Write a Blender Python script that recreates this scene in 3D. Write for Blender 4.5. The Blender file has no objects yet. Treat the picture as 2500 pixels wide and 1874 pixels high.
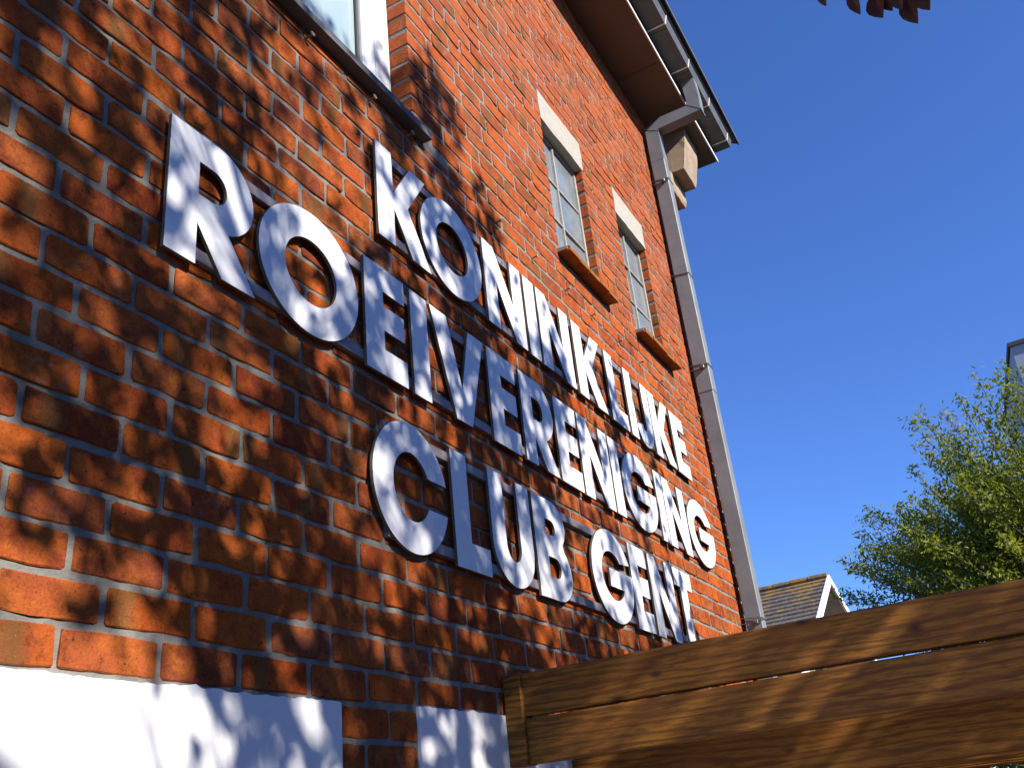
import bpy, bmesh, math, random
import numpy as np
from mathutils import Vector, Matrix, noise

random.seed(7)
rng = np.random.default_rng(11)
scene = bpy.context.scene
C = scene.collection

# ------------------------------------------------------------------ camera
CAM = np.array([0.0, -1.287, 1.6])
RT = np.array([0.47466908, -0.8744032, -0.10054013])
UP = np.array([-0.33657698, -0.28587345, 0.89721364])
FW = np.array([0.81326822, 0.39204008, 0.42999927])
cam_d = bpy.data.cameras.new('camera')
cam_d.sensor_width = 36.0
cam_d.sensor_fit = 'HORIZONTAL'
cam_d.lens = 2310.1 / 2500.0 * 36.0
cam_d.clip_start = 0.05
cam_d.clip_end = 2000
cam = bpy.data.objects.new('camera', cam_d)
C.objects.link(cam)
cam.matrix_world = Matrix(((RT[0], UP[0], -FW[0], CAM[0]), (RT[1], UP[1], -FW[1], CAM[1]),
                           (RT[2], UP[2], -FW[2], CAM[2]), (0, 0, 0, 1)))
scene.camera = cam

def project(p):
    v = np.asarray(p, float) - CAM
    w = v @ FW
    return 1250 + 2310.1 * (v @ RT) / w, 937 - 2310.1 * (v @ UP) / w, w

# ------------------------------------------------------------------ sky, sun, exposure
SUN = Vector((0.25, 1.0, -0.63)).normalized()          # direction the light travels
world = bpy.data.worlds.new('World')
scene.world = world
world.use_nodes = True
wn = world.node_tree
for n in list(wn.nodes):
    wn.nodes.remove(n)
sky = wn.nodes.new('ShaderNodeTexSky')
sky.sky_type = 'NISHITA'
sky.sun_disc = False
sky.sun_elevation = math.asin(-SUN.z)
sky.sun_rotation = math.atan2(-SUN.x, -SUN.y)
sky.air_density = 1.0
sky.dust_density = 0.0
sky.ozone_density = 10.0
bg = wn.nodes.new('ShaderNodeBackground')
bg.inputs['Strength'].default_value = 0.10
wo = wn.nodes.new('ShaderNodeOutputWorld')
wb = wn.nodes.new('ShaderNodeMix'); wb.data_type = 'RGBA'; wb.blend_type = 'MULTIPLY'      # the camera's cool white balance
wb.inputs[0].default_value = 1.0
wb.inputs[7].default_value = (0.92, 0.96, 1.22, 1)
wn.links.new(sky.outputs[0], wb.inputs[6])
wn.links.new(wb.outputs[2], bg.inputs[0])
wn.links.new(bg.outputs[0], wo.inputs[0])

sun_d = bpy.data.lights.new('sun', 'SUN')
sun_d.energy = 5.0
sun_d.angle = math.radians(0.5)
sun_d.color = (1.0, 0.93, 0.84)
sun = bpy.data.objects.new('sun', sun_d)
C.objects.link(sun)
sun.rotation_euler = SUN.to_track_quat('-Z', 'Y').to_euler()
sun.location = (-3, -10, 9)

scene.view_settings.view_transform = 'Standard'
scene.view_settings.look = 'None'
scene.view_settings.exposure = 0.85
scene.view_settings.gamma = 1.0
scene.view_settings.use_curve_mapping = False
scene.render.engine = 'CYCLES'

# ------------------------------------------------------------------ helpers
def tag(o, label=None, cat=None, group=None, kind=None):
    if label: o['label'] = label
    if cat: o['category'] = cat
    if group: o['group'] = group
    if kind: o['kind'] = kind
    return o

def empty(name, loc=(0, 0, 0)):
    o = bpy.data.objects.new(name, None)
    o.empty_display_size = 0.1
    o.location = loc
    C.objects.link(o)
    return o

def link(name, me, mat=None, parent=None):
    o = bpy.data.objects.new(name, me)
    if mat is not None and len(me.materials) == 0:
        me.materials.append(mat)
    C.objects.link(o)
    if parent is not None:
        o.parent = parent
        # every thing's Empty sits un-rotated: keep world coordinates of the mesh
        base = Vector((0, 0, 0)); p = parent
        while p is not None:
            base += p.location; p = p.parent
        o.location = -base
    return o

class MB:
    """collects shapes, builds one mesh"""
    def __init__(s): s.v = []; s.f = []; s.smooth = False
    def add(s, vs, fs):
        b = len(s.v); s.v += [tuple(map(float, v)) for v in vs]; s.f += [tuple(i + b for i in f) for f in fs]; return s
    def box(s, x0, x1, y0, y1, z0, z1):
        return s.add([(x0, y0, z0), (x1, y0, z0), (x1, y1, z0), (x0, y1, z0), (x0, y0, z1), (x1, y0, z1), (x1, y1, z1), (x0, y1, z1)],
                     [(0, 3, 2, 1), (4, 5, 6, 7), (0, 1, 5, 4), (1, 2, 6, 5), (2, 3, 7, 6), (3, 0, 4, 7)])
    def bevbox(s, x0, x1, y0, y1, z0, z1, b=0.003):
        bm = bmesh.new()
        bmesh.ops.create_cube(bm, size=1)
        for v in bm.verts:
            v.co = Vector(((x0 + x1) / 2 + v.co.x * (x1 - x0), (y0 + y1) / 2 + v.co.y * (y1 - y0), (z0 + z1) / 2 + v.co.z * (z1 - z0)))
        bmesh.ops.bevel(bm, geom=bm.edges[:], offset=b, segments=1, affect='EDGES')
        s.bm(bm); return s
    def bm(s, bm):
        bm.verts.index_update()
        s.add([v.co[:] for v in bm.verts], [[v.index for v in f.verts] for f in bm.faces]); bm.free()
    def prism(s, prof, axis, a, b):
        """prof: list of 2D points; axis 'x': (y,z) extruded x=a..b ; 'y': (x,z) extruded y=a..b"""
        n = len(prof)
        if axis == 'x': vs = [(a, p, q) for p, q in prof] + [(b, p, q) for p, q in prof]
        elif axis == 'y': vs = [(p, a, q) for p, q in prof] + [(p, b, q) for p, q in prof]
        else: vs = [(p, q, a) for p, q in prof] + [(p, q, b) for p, q in prof]
        fs = [tuple(range(n))[::-1], tuple(range(n, 2 * n))] + [(i, (i + 1) % n, (i + 1) % n + n, i + n) for i in range(n)]
        return s.add(vs, fs)
    def tube(s, pts, rad, n=6):
        pts = [Vector(p) for p in pts]
        if not isinstance(rad, (list, tuple)): rad = [rad] * len(pts)
        b = len(s.v)
        for i, p in enumerate(pts):
            d = (pts[min(i + 1, len(pts) - 1)] - pts[max(i - 1, 0)]).normalized()
            a = d.orthogonal().normalized(); c = d.cross(a)
            for k in range(n):
                t = 2 * math.pi * k / n
                s.v.append(tuple(p + (a * math.cos(t) + c * math.sin(t)) * rad[i]))
        for i in range(len(pts) - 1):
            for k in range(n):
                s.f.append((b + i * n + k, b + i * n + (k + 1) % n, b + (i + 1) * n + (k + 1) % n, b + (i + 1) * n + k))
        s.f.append(tuple(b + k for k in range(n))[::-1])
        s.f.append(tuple(b + (len(pts) - 1) * n + k for k in range(n)))
        return s
    def mesh(s, name, smooth=False):
        me = bpy.data.meshes.new(name)
        me.from_pydata(s.v, [], s.f)
        bm = bmesh.new(); bm.from_mesh(me); bmesh.ops.recalc_face_normals(bm, faces=bm.faces); bm.to_mesh(me); bm.free()
        if smooth:
            for p in me.polygons: p.use_smooth = True
        return me
    def build(s, name, mat, parent=None, smooth=False):
        return link(name, s.mesh(name, smooth), mat, parent)

# ------------------------------------------------------------------ materials
def new_mat(name):
    m = bpy.data.materials.new(name); m.use_nodes = True
    nt = m.node_tree
    return m, nt, nt.nodes['Principled BSDF']

class N:
    """tiny node helper"""
    def __init__(s, nt): s.nt = nt
    def node(s, t, **kw):
        n = s.nt.nodes.new(t)
        for k, v in kw.items(): setattr(n, k, v)
        return n
    def put(s, sock, v):
        if hasattr(v, 'is_output') or hasattr(v, 'links'): s.nt.links.new(v, sock)
        else: sock.default_value = v
    def math(s, op, a, b=0.0, c=None, clamp=False):
        n = s.node('ShaderNodeMath', operation=op, use_clamp=clamp)
        s.put(n.inputs[0], a); s.put(n.inputs[1], b)
        if c is not None: s.put(n.inputs[2], c)
        return n.outputs[0]
    def noise(s, vec, scale, detail=3, rough=0.55, dist=0.0):
        n = s.node('ShaderNodeTexNoise'); s.put(n.inputs['Vector'], vec)
        n.inputs['Scale'].default_value = scale; n.inputs['Detail'].default_value = detail
        n.inputs['Roughness'].default_value = rough; n.inputs['Distortion'].default_value = dist
        return n.outputs['Fac']
    def ramp(s, fac, stops, interp='LINEAR'):
        n = s.node('ShaderNodeValToRGB'); s.put(n.inputs[0], fac)
        n.color_ramp.interpolation = interp
        e = n.color_ramp.elements
        while len(e) < len(stops): e.new(0.5)
        for el, (p, c) in zip(e, stops):
            el.position = p; el.color = tuple(c) + (1,) if len(c) == 3 else c
        return n.outputs[0]
    def mix(s, fac, a, b, blend='MIX'):
        n = s.node('ShaderNodeMix', data_type='RGBA', blend_type=blend)
        s.put(n.inputs['Factor'], fac)
        for nm, v in (('A', a), ('B', b)):
            sock = [i for i in n.inputs if i.name == nm and i.type == 'RGBA'][0]
            s.put(sock, v if hasattr(v, 'links') else tuple(v) + (1,) if len(v) == 3 else v)
        return [o for o in n.outputs if o.type == 'RGBA'][0]
    def bump(s, h, strength, dist, normal=None):
        n = s.node('ShaderNodeBump'); n.inputs['Strength'].default_value = strength; n.inputs['Distance'].default_value = dist
        s.put(n.inputs['Height'], h)
        if normal is not None: s.put(n.inputs['Normal'], normal)
        return n.outputs[0]
    def pos(s):
        return s.node('ShaderNodeNewGeometry').outputs['Position']
    def maprange(s, v, a, b, c=0.0, d=1.0):
        n = s.node('ShaderNodeMapRange'); s.put(n.inputs[0], v)
        for i, k in enumerate((a, b, c, d)): n.inputs[i + 1].default_value = k
        return n.outputs[0]

def brick_mat(name, use_attr):
    m, nt, bs = new_mat(name); h = N(nt)
    if use_attr:
        a = h.node('ShaderNodeAttribute'); a.attribute_name = 'rnd'; r = a.outputs['Fac']
    else:
        r = h.node('ShaderNodeObjectInfo').outputs['Random']
    r2 = h.math('FRACT', h.math('MULTIPLY', r, 17.31)); r3 = h.math('FRACT', h.math('MULTIPLY', r, 53.77)); r4 = h.math('FRACT', h.math('MULTIPLY', r, 131.9))
    pos = h.pos()
    off = h.node('ShaderNodeVectorMath', operation='ADD')
    cmb = h.node('ShaderNodeCombineXYZ'); h.put(cmb.inputs[0], h.math('MULTIPLY', r, 37.0)); h.put(cmb.inputs[1], h.math('MULTIPLY', r2, 19.0)); h.put(cmb.inputs[2], h.math('MULTIPLY', r3, 11.0))
    h.put(off.inputs[0], pos); h.put(off.inputs[1], cmb.outputs[0]); p = off.outputs[0]
    base = h.ramp(r, [(0.0, (0.33, 0.056, 0.011)), (0.20, (0.40, 0.086, 0.014)), (0.42, (0.33, 0.064, 0.016)), (0.60, (0.21, 0.036, 0.013)),
                      (0.78, (0.33, 0.080, 0.024)), (0.92, (0.14, 0.030, 0.017)), (1.0, (0.24, 0.078, 0.036))])
    n1 = h.noise(p, 16, 6, 0.7)
    base = h.mix(h.math('MULTIPLY', h.maprange(n1, 0.44, 0.64), 0.75), base, (0.45, 0.120, 0.020))
    n2 = h.noise(p, 26, 8, 0.75, 0.3)
    base = h.mix(h.math('MULTIPLY', h.maprange(n2, 0.50, 0.66), 0.70), base, (0.10, 0.024, 0.012))
    # brick colour turns paler and pinker towards the upper courses
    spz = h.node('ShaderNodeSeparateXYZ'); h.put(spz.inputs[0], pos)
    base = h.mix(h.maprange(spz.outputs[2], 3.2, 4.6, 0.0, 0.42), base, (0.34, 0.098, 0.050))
    # stacking marks: an olive-brown band across some bricks
    uv = h.node('ShaderNodeUVMap'); sep = h.node('ShaderNodeSeparateXYZ'); h.put(sep.inputs[0], uv.outputs[0])
    d = h.math('ABSOLUTE', h.math('SUBTRACT', sep.outputs[0], r2))
    d = h.math('ADD', d, h.math('MULTIPLY', h.math('SUBTRACT', n2, 0.5), 0.45))
    band = h.maprange(d, 0.06, 0.19, 1.0, 0.0)
    band = h.math('MULTIPLY', band, h.maprange(r3, 0.66, 0.70))
    base = h.mix(h.math('MULTIPLY', band, 0.70), base, (0.13, 0.075, 0.026))
    # big sooty / greenish stains
    n3 = h.noise(pos, 3.1, 4, 0.6)
    base = h.mix(h.math('MULTIPLY', h.maprange(n3, 0.56, 0.74), 0.45), base, (0.10, 0.048, 0.020))
    # lime bloom on a few
    n4 = h.noise(p, 35, 5, 0.7)
    bloom = h.math('MULTIPLY', h.maprange(n4, 0.55, 0.75), h.maprange(r4, 0.88, 0.92))
    base = h.mix(h.math('MULTIPLY', bloom, 0.7), base, (0.34, 0.21, 0.17))
    # specks and pits
    n5 = h.noise(p, 210, 4, 0.8)
    base = h.mix(h.math('MULTIPLY', h.maprange(n5, 0.55, 0.66), 0.65), base, (0.07, 0.020, 0.010))
    base = h.mix(h.math('MULTIPLY', h.maprange(n5, 0.42, 0.32), 0.40), base, (0.44, 0.19, 0.09))
    n6 = h.noise(p, 70, 3, 0.6)
    base = h.mix(h.math('MULTIPLY', h.maprange(n6, 0.66, 0.72), 0.8), base, (0.04, 0.014, 0.008))
    h.put(bs.inputs['Base Color'], base)
    bs.inputs['Roughness'].default_value = 1.0
    bs.inputs['Specular IOR Level'].default_value = 0.08
    v = h.node('ShaderNodeTexVoronoi', feature='DISTANCE_TO_EDGE'); h.put(v.inputs['Vector'], p); v.inputs['Scale'].default_value = 18
    crack = h.maprange(v.outputs[0], 0.0, 0.03)
    crack = h.math('MAXIMUM', crack, h.maprange(h.noise(p, 9, 2), 0.56, 0.52))
    b1 = h.bump(h.noise(p, 45, 6, 0.65), 0.7, 0.006)
    b2 = h.bump(n5, 0.7, 0.0022, b1)
    b3 = h.bump(crack, 0.2, 0.0015, b2)
    h.put(bs.inputs['Normal'], b3)
    return m

def simple(name, col, rough=0.6, metal=0.0, var=0.25, scale=8.0, bump=0.0, bscale=60.0, spec=0.4, dirt=None, fine=0.0):
    m, nt, bs = new_mat(name); h = N(nt); p = h.pos()
    n1 = h.noise(p, scale, 5, 0.6)
    c = h.mix(h.maprange(n1, 0.3, 0.7), tuple(k * (1 - var) for k in col), tuple(min(1, k * (1 + var * 0.5)) for k in col))
    if dirt:
        dc, amt, ds = dirt
        c = h.mix(h.math('MULTIPLY', h.maprange(h.noise(p, ds, 6, 0.7), 0.52, 0.72), amt), c, dc)
    if fine:
        c = h.mix(h.math('MULTIPLY', h.maprange(h.noise(p, 300, 2, 0.7), 0.5, 0.7), fine), c, tuple(k * 0.5 for k in col))
    h.put(bs.inputs['Base Color'], c)
    bs.inputs['Roughness'].default_value = rough; bs.inputs['Metallic'].default_value = metal
    bs.inputs['Specular IOR Level'].default_value = spec
    if bump:
        h.put(bs.inputs['Normal'], h.bump(h.noise(p, bscale, 6, 0.65), bump, 0.004))
    return m

M = {}
M['brick'] = brick_mat('fired_brick', False)
M['brick_field'] = brick_mat('fired_brick_field', True)
M['mortar'] = simple('lime_mortar', (0.225, 0.213, 0.188), 0.95, var=0.28, scale=11, bump=0.8, bscale=120, spec=0.15, dirt=((0.13, 0.12, 0.10), 0.5, 4.0), fine=0.3)
M['plaster'] = simple('white_wall_paint', (0.80, 0.79, 0.79), 0.8, var=0.04, scale=5, bump=0.25, bscale=70, spec=0.25)
M['letter'] = simple('white_letter_face', (0.76, 0.76, 0.775), 0.5, var=0.05, scale=12, spec=0.35, dirt=((0.55, 0.54, 0.50), 0.35, 22.0))
M['letter_edge'] = simple('letter_edge', (0.15, 0.125, 0.095), 0.8, var=0.4, scale=25, spec=0.2, dirt=((0.30, 0.20, 0.02), 0.5, 9.0))
M['rail'] = simple('anodised_rail', (0.24, 0.20, 0.21), 0.5, metal=0.15, var=0.3, scale=14)
M['steel'] = simple('bolt_steel', (0.45, 0.44, 0.42), 0.4, metal=0.8, var=0.2)
M['rust'] = simple('rusty_nail', (0.30, 0.22, 0.15), 0.75, var=0.5, scale=90)
M['zinc'] = simple('weathered_zinc', (0.20, 0.222, 0.232), 0.6, metal=0.2, var=0.18, scale=6, bump=0.06, bscale=40, spec=0.4, dirt=((0.14, 0.14, 0.145), 0.5, 14.0))
M['zinc_dark'] = simple('dull_zinc', (0.08, 0.08, 0.08), 0.75, metal=0.1, var=0.2, scale=6)
M['clip'] = simple('galvanised_clip', (0.16, 0.15, 0.14), 0.5, metal=0.6, var=0.3, scale=60)
M['soffit'] = simple('soffit_board', (0.14, 0.112, 0.085), 0.85, var=0.15, scale=3, bump=0.1, bscale=30)
M['trimw'] = simple('white_trim', (0.78, 0.76, 0.74), 0.6, var=0.1, scale=9)
M['stone'] = simple('cream_stone', (0.37, 0.285, 0.20), 0.9, var=0.2, scale=14, bump=0.8, bscale=110, spec=0.15, dirt=((0.36, 0.28, 0.19), 0.5, 30.0), fine=0.4)
M['lintel'] = simple('pale_lintel_stone', (0.42, 0.385, 0.33), 0.9, var=0.15, scale=30, bump=0.5, bscale=120, spec=0.15, dirt=((0.26, 0.23, 0.18), 0.6, 30.0), fine=0.3)
M['bluestone'] = simple('bluestone_sill', (0.13, 0.13, 0.137), 0.8, var=0.25, scale=10, bump=0.3, bscale=80, spec=0.25)
M['terracotta'] = simple('terracotta_tile', (0.29, 0.092, 0.018), 0.8, var=0.3, scale=16, bump=0.4, bscale=60, spec=0.2, dirt=((0.34, 0.20, 0.05), 0.6, 25.0))
M['upvc'] = simple('white_window_frame', (0.68, 0.68, 0.68), 0.35, var=0.02, scale=5)
M['putty'] = simple('grey_putty', (0.34, 0.325, 0.285), 0.9, var=0.2, scale=40, bump=0.5, bscale=90)
M['slate_roof'] = simple('dark_roof', (0.07, 0.068, 0.066), 0.8, var=0.3, scale=9)
M['ground'] = simple('paving', (0.085, 0.077, 0.065), 0.9, var=0.3, scale=3, bump=0.4, bscale=30)

def wood_mat():
    m, nt, bs = new_mat('stained_pine'); h = N(nt)
    tc = h.node('ShaderNodeTexCoord'); mp = h.node('ShaderNodeMapping'); h.put(mp.inputs[0], tc.outputs['Object'])
    rnd = h.node('ShaderNodeObjectInfo').outputs['Random']
    cmb = h.node('ShaderNodeCombineXYZ'); h.put(cmb.inputs[0], h.math('MULTIPLY', rnd, 9.0)); h.put(cmb.inputs[2], h.math('MULTIPLY', rnd, 5.0))
    h.put(mp.inputs['Location'], cmb.outputs[0]); mp.inputs['Scale'].default_value = (1.0, 0.10, 1.0)
    p = mp.outputs[0]
    knots = h.noise(p, 9, 2, 0.5)
    wv = h.node('ShaderNodeTexWave', wave_type='BANDS', bands_direction='Z'); h.put(wv.inputs['Vector'], p)
    wv.inputs['Scale'].default_value = 13; wv.inputs['Distortion'].default_value = 11; wv.inputs['Detail'].default_value = 3; wv.inputs['Detail Scale'].default_value = 1.2
    grain = h.noise(p, 170, 4, 0.6)
    c = h.mix(h.math('MULTIPLY', h.maprange(wv.outputs['Fac'], 0.55, 0.95), 0.75), (0.30, 0.124, 0.013), (0.11, 0.036, 0.005))
    c = h.mix(h.math('MULTIPLY', h.maprange(grain, 0.46, 0.62), 0.75), c, (0.11, 0.037, 0.005))
    c = h.mix(h.math('MULTIPLY', h.maprange(h.noise(tc.outputs['Object'], 5, 3), 0.5, 0.7), 0.5), c, (0.24, 0.080, 0.013))
    v = h.node('ShaderNodeTexVoronoi'); mp2 = h.node('ShaderNodeMapping'); h.put(mp2.inputs[0], tc.outputs['Object']); mp2.inputs['Scale'].default_value = (1, 0.55, 1); h.put(mp2.inputs['Location'], cmb.outputs[0])
    h.put(v.inputs['Vector'], mp2.outputs[0]); v.inputs['Scale'].default_value = 7
    c = h.mix(h.maprange(v.outputs['Distance'], 0.10, 0.04), c, (0.06, 0.022, 0.008))
    h.put(bs.inputs['Base Color'], c); bs.inputs['Roughness'].default_value = 0.6; bs.inputs['Specular IOR Level'].default_value = 0.3
    h.put(bs.inputs['Normal'], h.bump(grain, 0.35, 0.002, h.bump(wv.outputs['Fac'], 0.2, 0.002)))
    return m
M['wood'] = wood_mat()

def glass_mat(name, tint=(1, 1, 1), rough=0.02):
    m, nt, bs = new_mat(name); h = N(nt)
    nt.nodes.remove(bs)
    out = [n for n in nt.nodes if n.type == 'OUTPUT_MATERIAL'][0]
    tr = h.node('ShaderNodeBsdfTransparent'); tr.inputs[0].default_value = tuple(tint) + (1,)
    gl = h.node('ShaderNodeBsdfGlossy'); gl.inputs['Roughness'].default_value = rough
    fr = h.node('ShaderNodeFresnel'); fr.inputs[0].default_value = 1.7
    mx = h.node('ShaderNodeMixShader'); h.put(mx.inputs[0], fr.outputs[0]); h.put(mx.inputs[1], tr.outputs[0]); h.put(mx.inputs[2], gl.outputs[0])
    nt.links.new(mx.outputs[0], out.inputs[0])
    return m
M['glass'] = glass_mat('window_glass')

def frosted_mat():
    m, nt, bs = new_mat('frosted_pane'); h = N(nt); p = h.pos()
    n1 = h.noise(p, 5, 4, 0.6)
    c = h.mix(h.maprange(n1, 0.35, 0.65), (0.12, 0.155, 0.175), (0.25, 0.275, 0.275))
    h.put(bs.inputs['Base Color'], c); bs.inputs['Roughness'].default_value = 0.22; bs.inputs['Specular IOR Level'].default_value = 0.8
    h.put(bs.inputs['Normal'], h.bump(h.noise(p, 40, 3), 0.1, 0.004))
    return m
M['frosted'] = frosted_mat()
def pane_mat():
    m, nt, bs = new_mat('curtained_pane'); h = N(nt); p = h.pos()
    c = h.mix(h.maprange(h.noise(p, 2.5, 3), 0.35, 0.65), (0.28, 0.38, 0.40), (0.36, 0.46, 0.46))
    h.put(bs.inputs['Base Color'], c); bs.inputs['Roughness'].default_value = 0.6
    bs.inputs['Coat Weight'].default_value = 1.0; bs.inputs['Coat Roughness'].default_value = 0.02
    return m
M['bigpane'] = pane_mat()
M['blind'] = simple('pale_blind', (0.50, 0.60, 0.62), 0.9, var=0.05, scale=2)

def leaf_mat(name, c1, c2, trans, scale=1.2):
    m, nt, bs = new_mat(name); h = N(nt); p = h.pos()
    out = [n for n in nt.nodes if n.type == 'OUTPUT_MATERIAL'][0]
    c = h.mix(h.maprange(h.noise(p, scale, 3), 0.35, 0.65), c1, c2)
    c = h.mix(h.math('MULTIPLY', h.maprange(h.noise(p, 30, 2), 0.4, 0.7), 0.5), c, tuple(k * 0.45 for k in c1))
    h.put(bs.inputs['Base Color'], c); bs.inputs['Roughness'].default_value = 0.5; bs.inputs['Specular IOR Level'].default_value = 0.35
    t = h.node('ShaderNodeBsdfTranslucent'); h.put(t.inputs[0], c)
    mx = h.node('ShaderNodeMixShader'); mx.inputs[0].default_value = trans
    h.put(mx.inputs[1], bs.outputs[0]); h.put(mx.inputs[2], t.outputs[0]); nt.links.new(mx.outputs[0], out.inputs[0])
    return m
M['leaf_green'] = leaf_mat('willow_leaf', (0.15, 0.20, 0.015), (0.34, 0.36, 0.022), 0.48)
M['leaf_dark'] = leaf_mat('hedge_leaf', (0.030, 0.055, 0.016), (0.055, 0.09, 0.022), 0.2)
M['leaf_copper'] = leaf_mat('copper_leaf', (0.040, 0.014, 0.010), (0.055, 0.022, 0.012), 0.10)
M['bark'] = simple('tree_bark', (0.11, 0.085, 0.06), 0.95, var=0.4, scale=14, bump=0.9, bscale=30)

# ------------------------------------------------------------------ ground
gm = bpy.data.meshes.new('ground')
gm.from_pydata([(-400, -400, 0), (400, -400, 0), (400, 400, 0), (-400, 400, 0)], [], [(0, 1, 2, 3)])
tag(link('ground', gm, M['ground']), kind='structure')

# ------------------------------------------------------------------ the clubhouse
XL, XR = -1.6, 5.755                # main wall extents
HC, LB = 0.075, 0.1965              # course height, brick length incl. joint
Z0 = 1.892                          # a bed joint (top of the white panels)
ZS = 6.06                           # soffit
house = empty('brick_clubhouse', (2.0, 0.0, 0.0))
tag(house, 'red brick clubhouse wall with white painted panels, grey downpipe and deep eaves', 'building')

BIGW = (0.45, 2.135, 3.731, 5.30)                       # openings x0 x1 z0 z1
SW1 = (3.30, 3.775, 3.873, 4.83)
SW2 = (4.23, 4.680, 3.873, 4.83)
OPEN = [BIGW, SW1, SW2]
PANELS = [(XL, 1.668, 0.0, Z0), (1.962, 2.78, 0.0, Z0 + 0.008)]

# mortar body: a fine, uneven sheet with thickness at the openings
def build_mortar():
    xs = set(np.round(np.arange(XL, XR + 1e-6, 0.0205), 4)) | {XR}
    zs = set(np.round(np.arange(1.40, ZS, 0.0205), 4)) | {0.0, ZS + 0.05, 1.4}
    for o in OPEN:
        xs |= {o[0] - .004, o[1] + .004}; zs |= {o[2] - .004, o[3] + .004}
    xs = np.array(sorted(xs)); zs = np.array(sorted(zs))
    # drop near-duplicates
    V = []; F = []; idx = {}
    for i, x in enumerate(xs):
        for j, z in enumerate(zs):
            y = 0.0030 + 0.0040 * noise.noise(Vector((x * 7, z * 7, 3.1))) + 0.0028 * noise.noise(Vector((x * 38, z * 38, 9.0)))
            idx[i, j] = len(V); V.append((x, max(y, 0.0013), z))
    def inside(x, z):
        return any(o[0] - .004 < x < o[1] + .004 and o[2] - .004 < z < o[3] + .004 for o in OPEN)
    for i in range(len(xs) - 1):
        for j in range(len(zs) - 1):
            if inside((xs[i] + xs[i + 1]) / 2, (zs[j] + zs[j + 1]) / 2): continue
            F.append((idx[i, j], idx[i + 1, j], idx[i + 1, j + 1], idx[i, j + 1]))
    mb = MB(); mb.v = V; mb.f = F
    me = bpy.data.meshes.new('wall'); me.from_pydata(V, [], F)
    for p in me.polygons: p.use_smooth = True
    # reveal faces
    me2 = MB()
    for o in OPEN:
        x0, x1, z0, z1 = o[0] - .004, o[1] + .004, o[2] - .004, o[3] + .004
        me2.add([(x1, .004, z0), (x1, .30, z0), (x1, .30, z1), (x1, .004, z1)], [(0, 1, 2, 3)])
        me2.add([(x0, .004, z0), (x0, .30, z0), (x0, .30, z1), (x0, .004, z1)], [(0, 3, 2, 1)])
        me2.add([(x0, .004, z1), (x1, .004, z1), (x1, .30, z1), (x0, .30, z1)], [(0, 3, 2, 1)])
        me2.add([(x0, .004, z0), (x1, .004, z0), (x1, .30, z0), (x0, .30, z0)], [(0, 1, 2, 3)])
    b = len(V); V2 = V + me2.v; F2 = F + [tuple(i + b for i in f) for f in me2.f]
    me = bpy.data.meshes.new('wall'); me.from_pydata(V2, [], F2)
    return me
wall = link('wall', build_mortar(), M['mortar'], house)

# bricks -----------------------------------------------------------------
def brick_shape(w, hgt, dep, rg):
    """uneven brick, centred on x and z, front near y=0; returns verts, faces, uv"""
    c = 0.0045
    def j(a): return (rg.random() * 2 - 1) * a
    hw, hh = w / 2, hgt / 2
    k = [0.002 + rg.random() ** 2 * 0.0065 for _ in range(4)]
    out = [(-hw + k[0], -hh), (-hw * .33, -hh + j(.0026)), (hw * .33, -hh + j(.0026)), (hw - k[1], -hh), (hw, -hh + k[1]), (hw, hh - k[2]),
           (hw - k[2], hh), (hw * .33, hh + j(.0022)), (-hw * .33, hh + j(.0022)), (-hw + k[3], hh), (-hw, hh - k[3]), (-hw, -hh + k[0])]
    out = [(x + j(.0022), z + j(.0014)) for x, z in out]
    n = len(out); ins = 0.0022
    tilt = j(.0007); tz = j(.0006)
    def sh(x, z):
        return (x - math.copysign(min(ins, abs(x)), x) * (abs(x) > hw * .6), z - math.copysign(ins, z) * (abs(z) > hh * .6))
    front = []
    for x, z in out:
        a, b = sh(x, z); front.append((a, tilt * a / hw + tz * b / hh + j(.0003), b))
    V = [(x, dep, z) for x, z in out] + [(x, 0.0014 + j(.0008), z) for x, z in out] + front
    F = [(i, (i + 1) % n, n + (i + 1) % n, n + i) for i in range(n)] + [(n + i, n + (i + 1) % n, 2 * n + (i + 1) % n, 2 * n + i) for i in range(n)] + [tuple(range(2 * n, 3 * n))]
    UV = [((v[0] + hw) / w, (v[2] + hh) / hgt) for v in V]
    return V, F, UV

def brick_mesh(name, shape):
    V, F, UV = shape
    me = bpy.data.meshes.new(name); me.from_pydata(V, [], F)
    ul = me.uv_layers.new(name='UVMap')
    for lp in me.loops: ul.data[lp.index].uv = UV[lp.vertex_index]
    me.materials.append(M['brick'])
    return me

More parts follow.
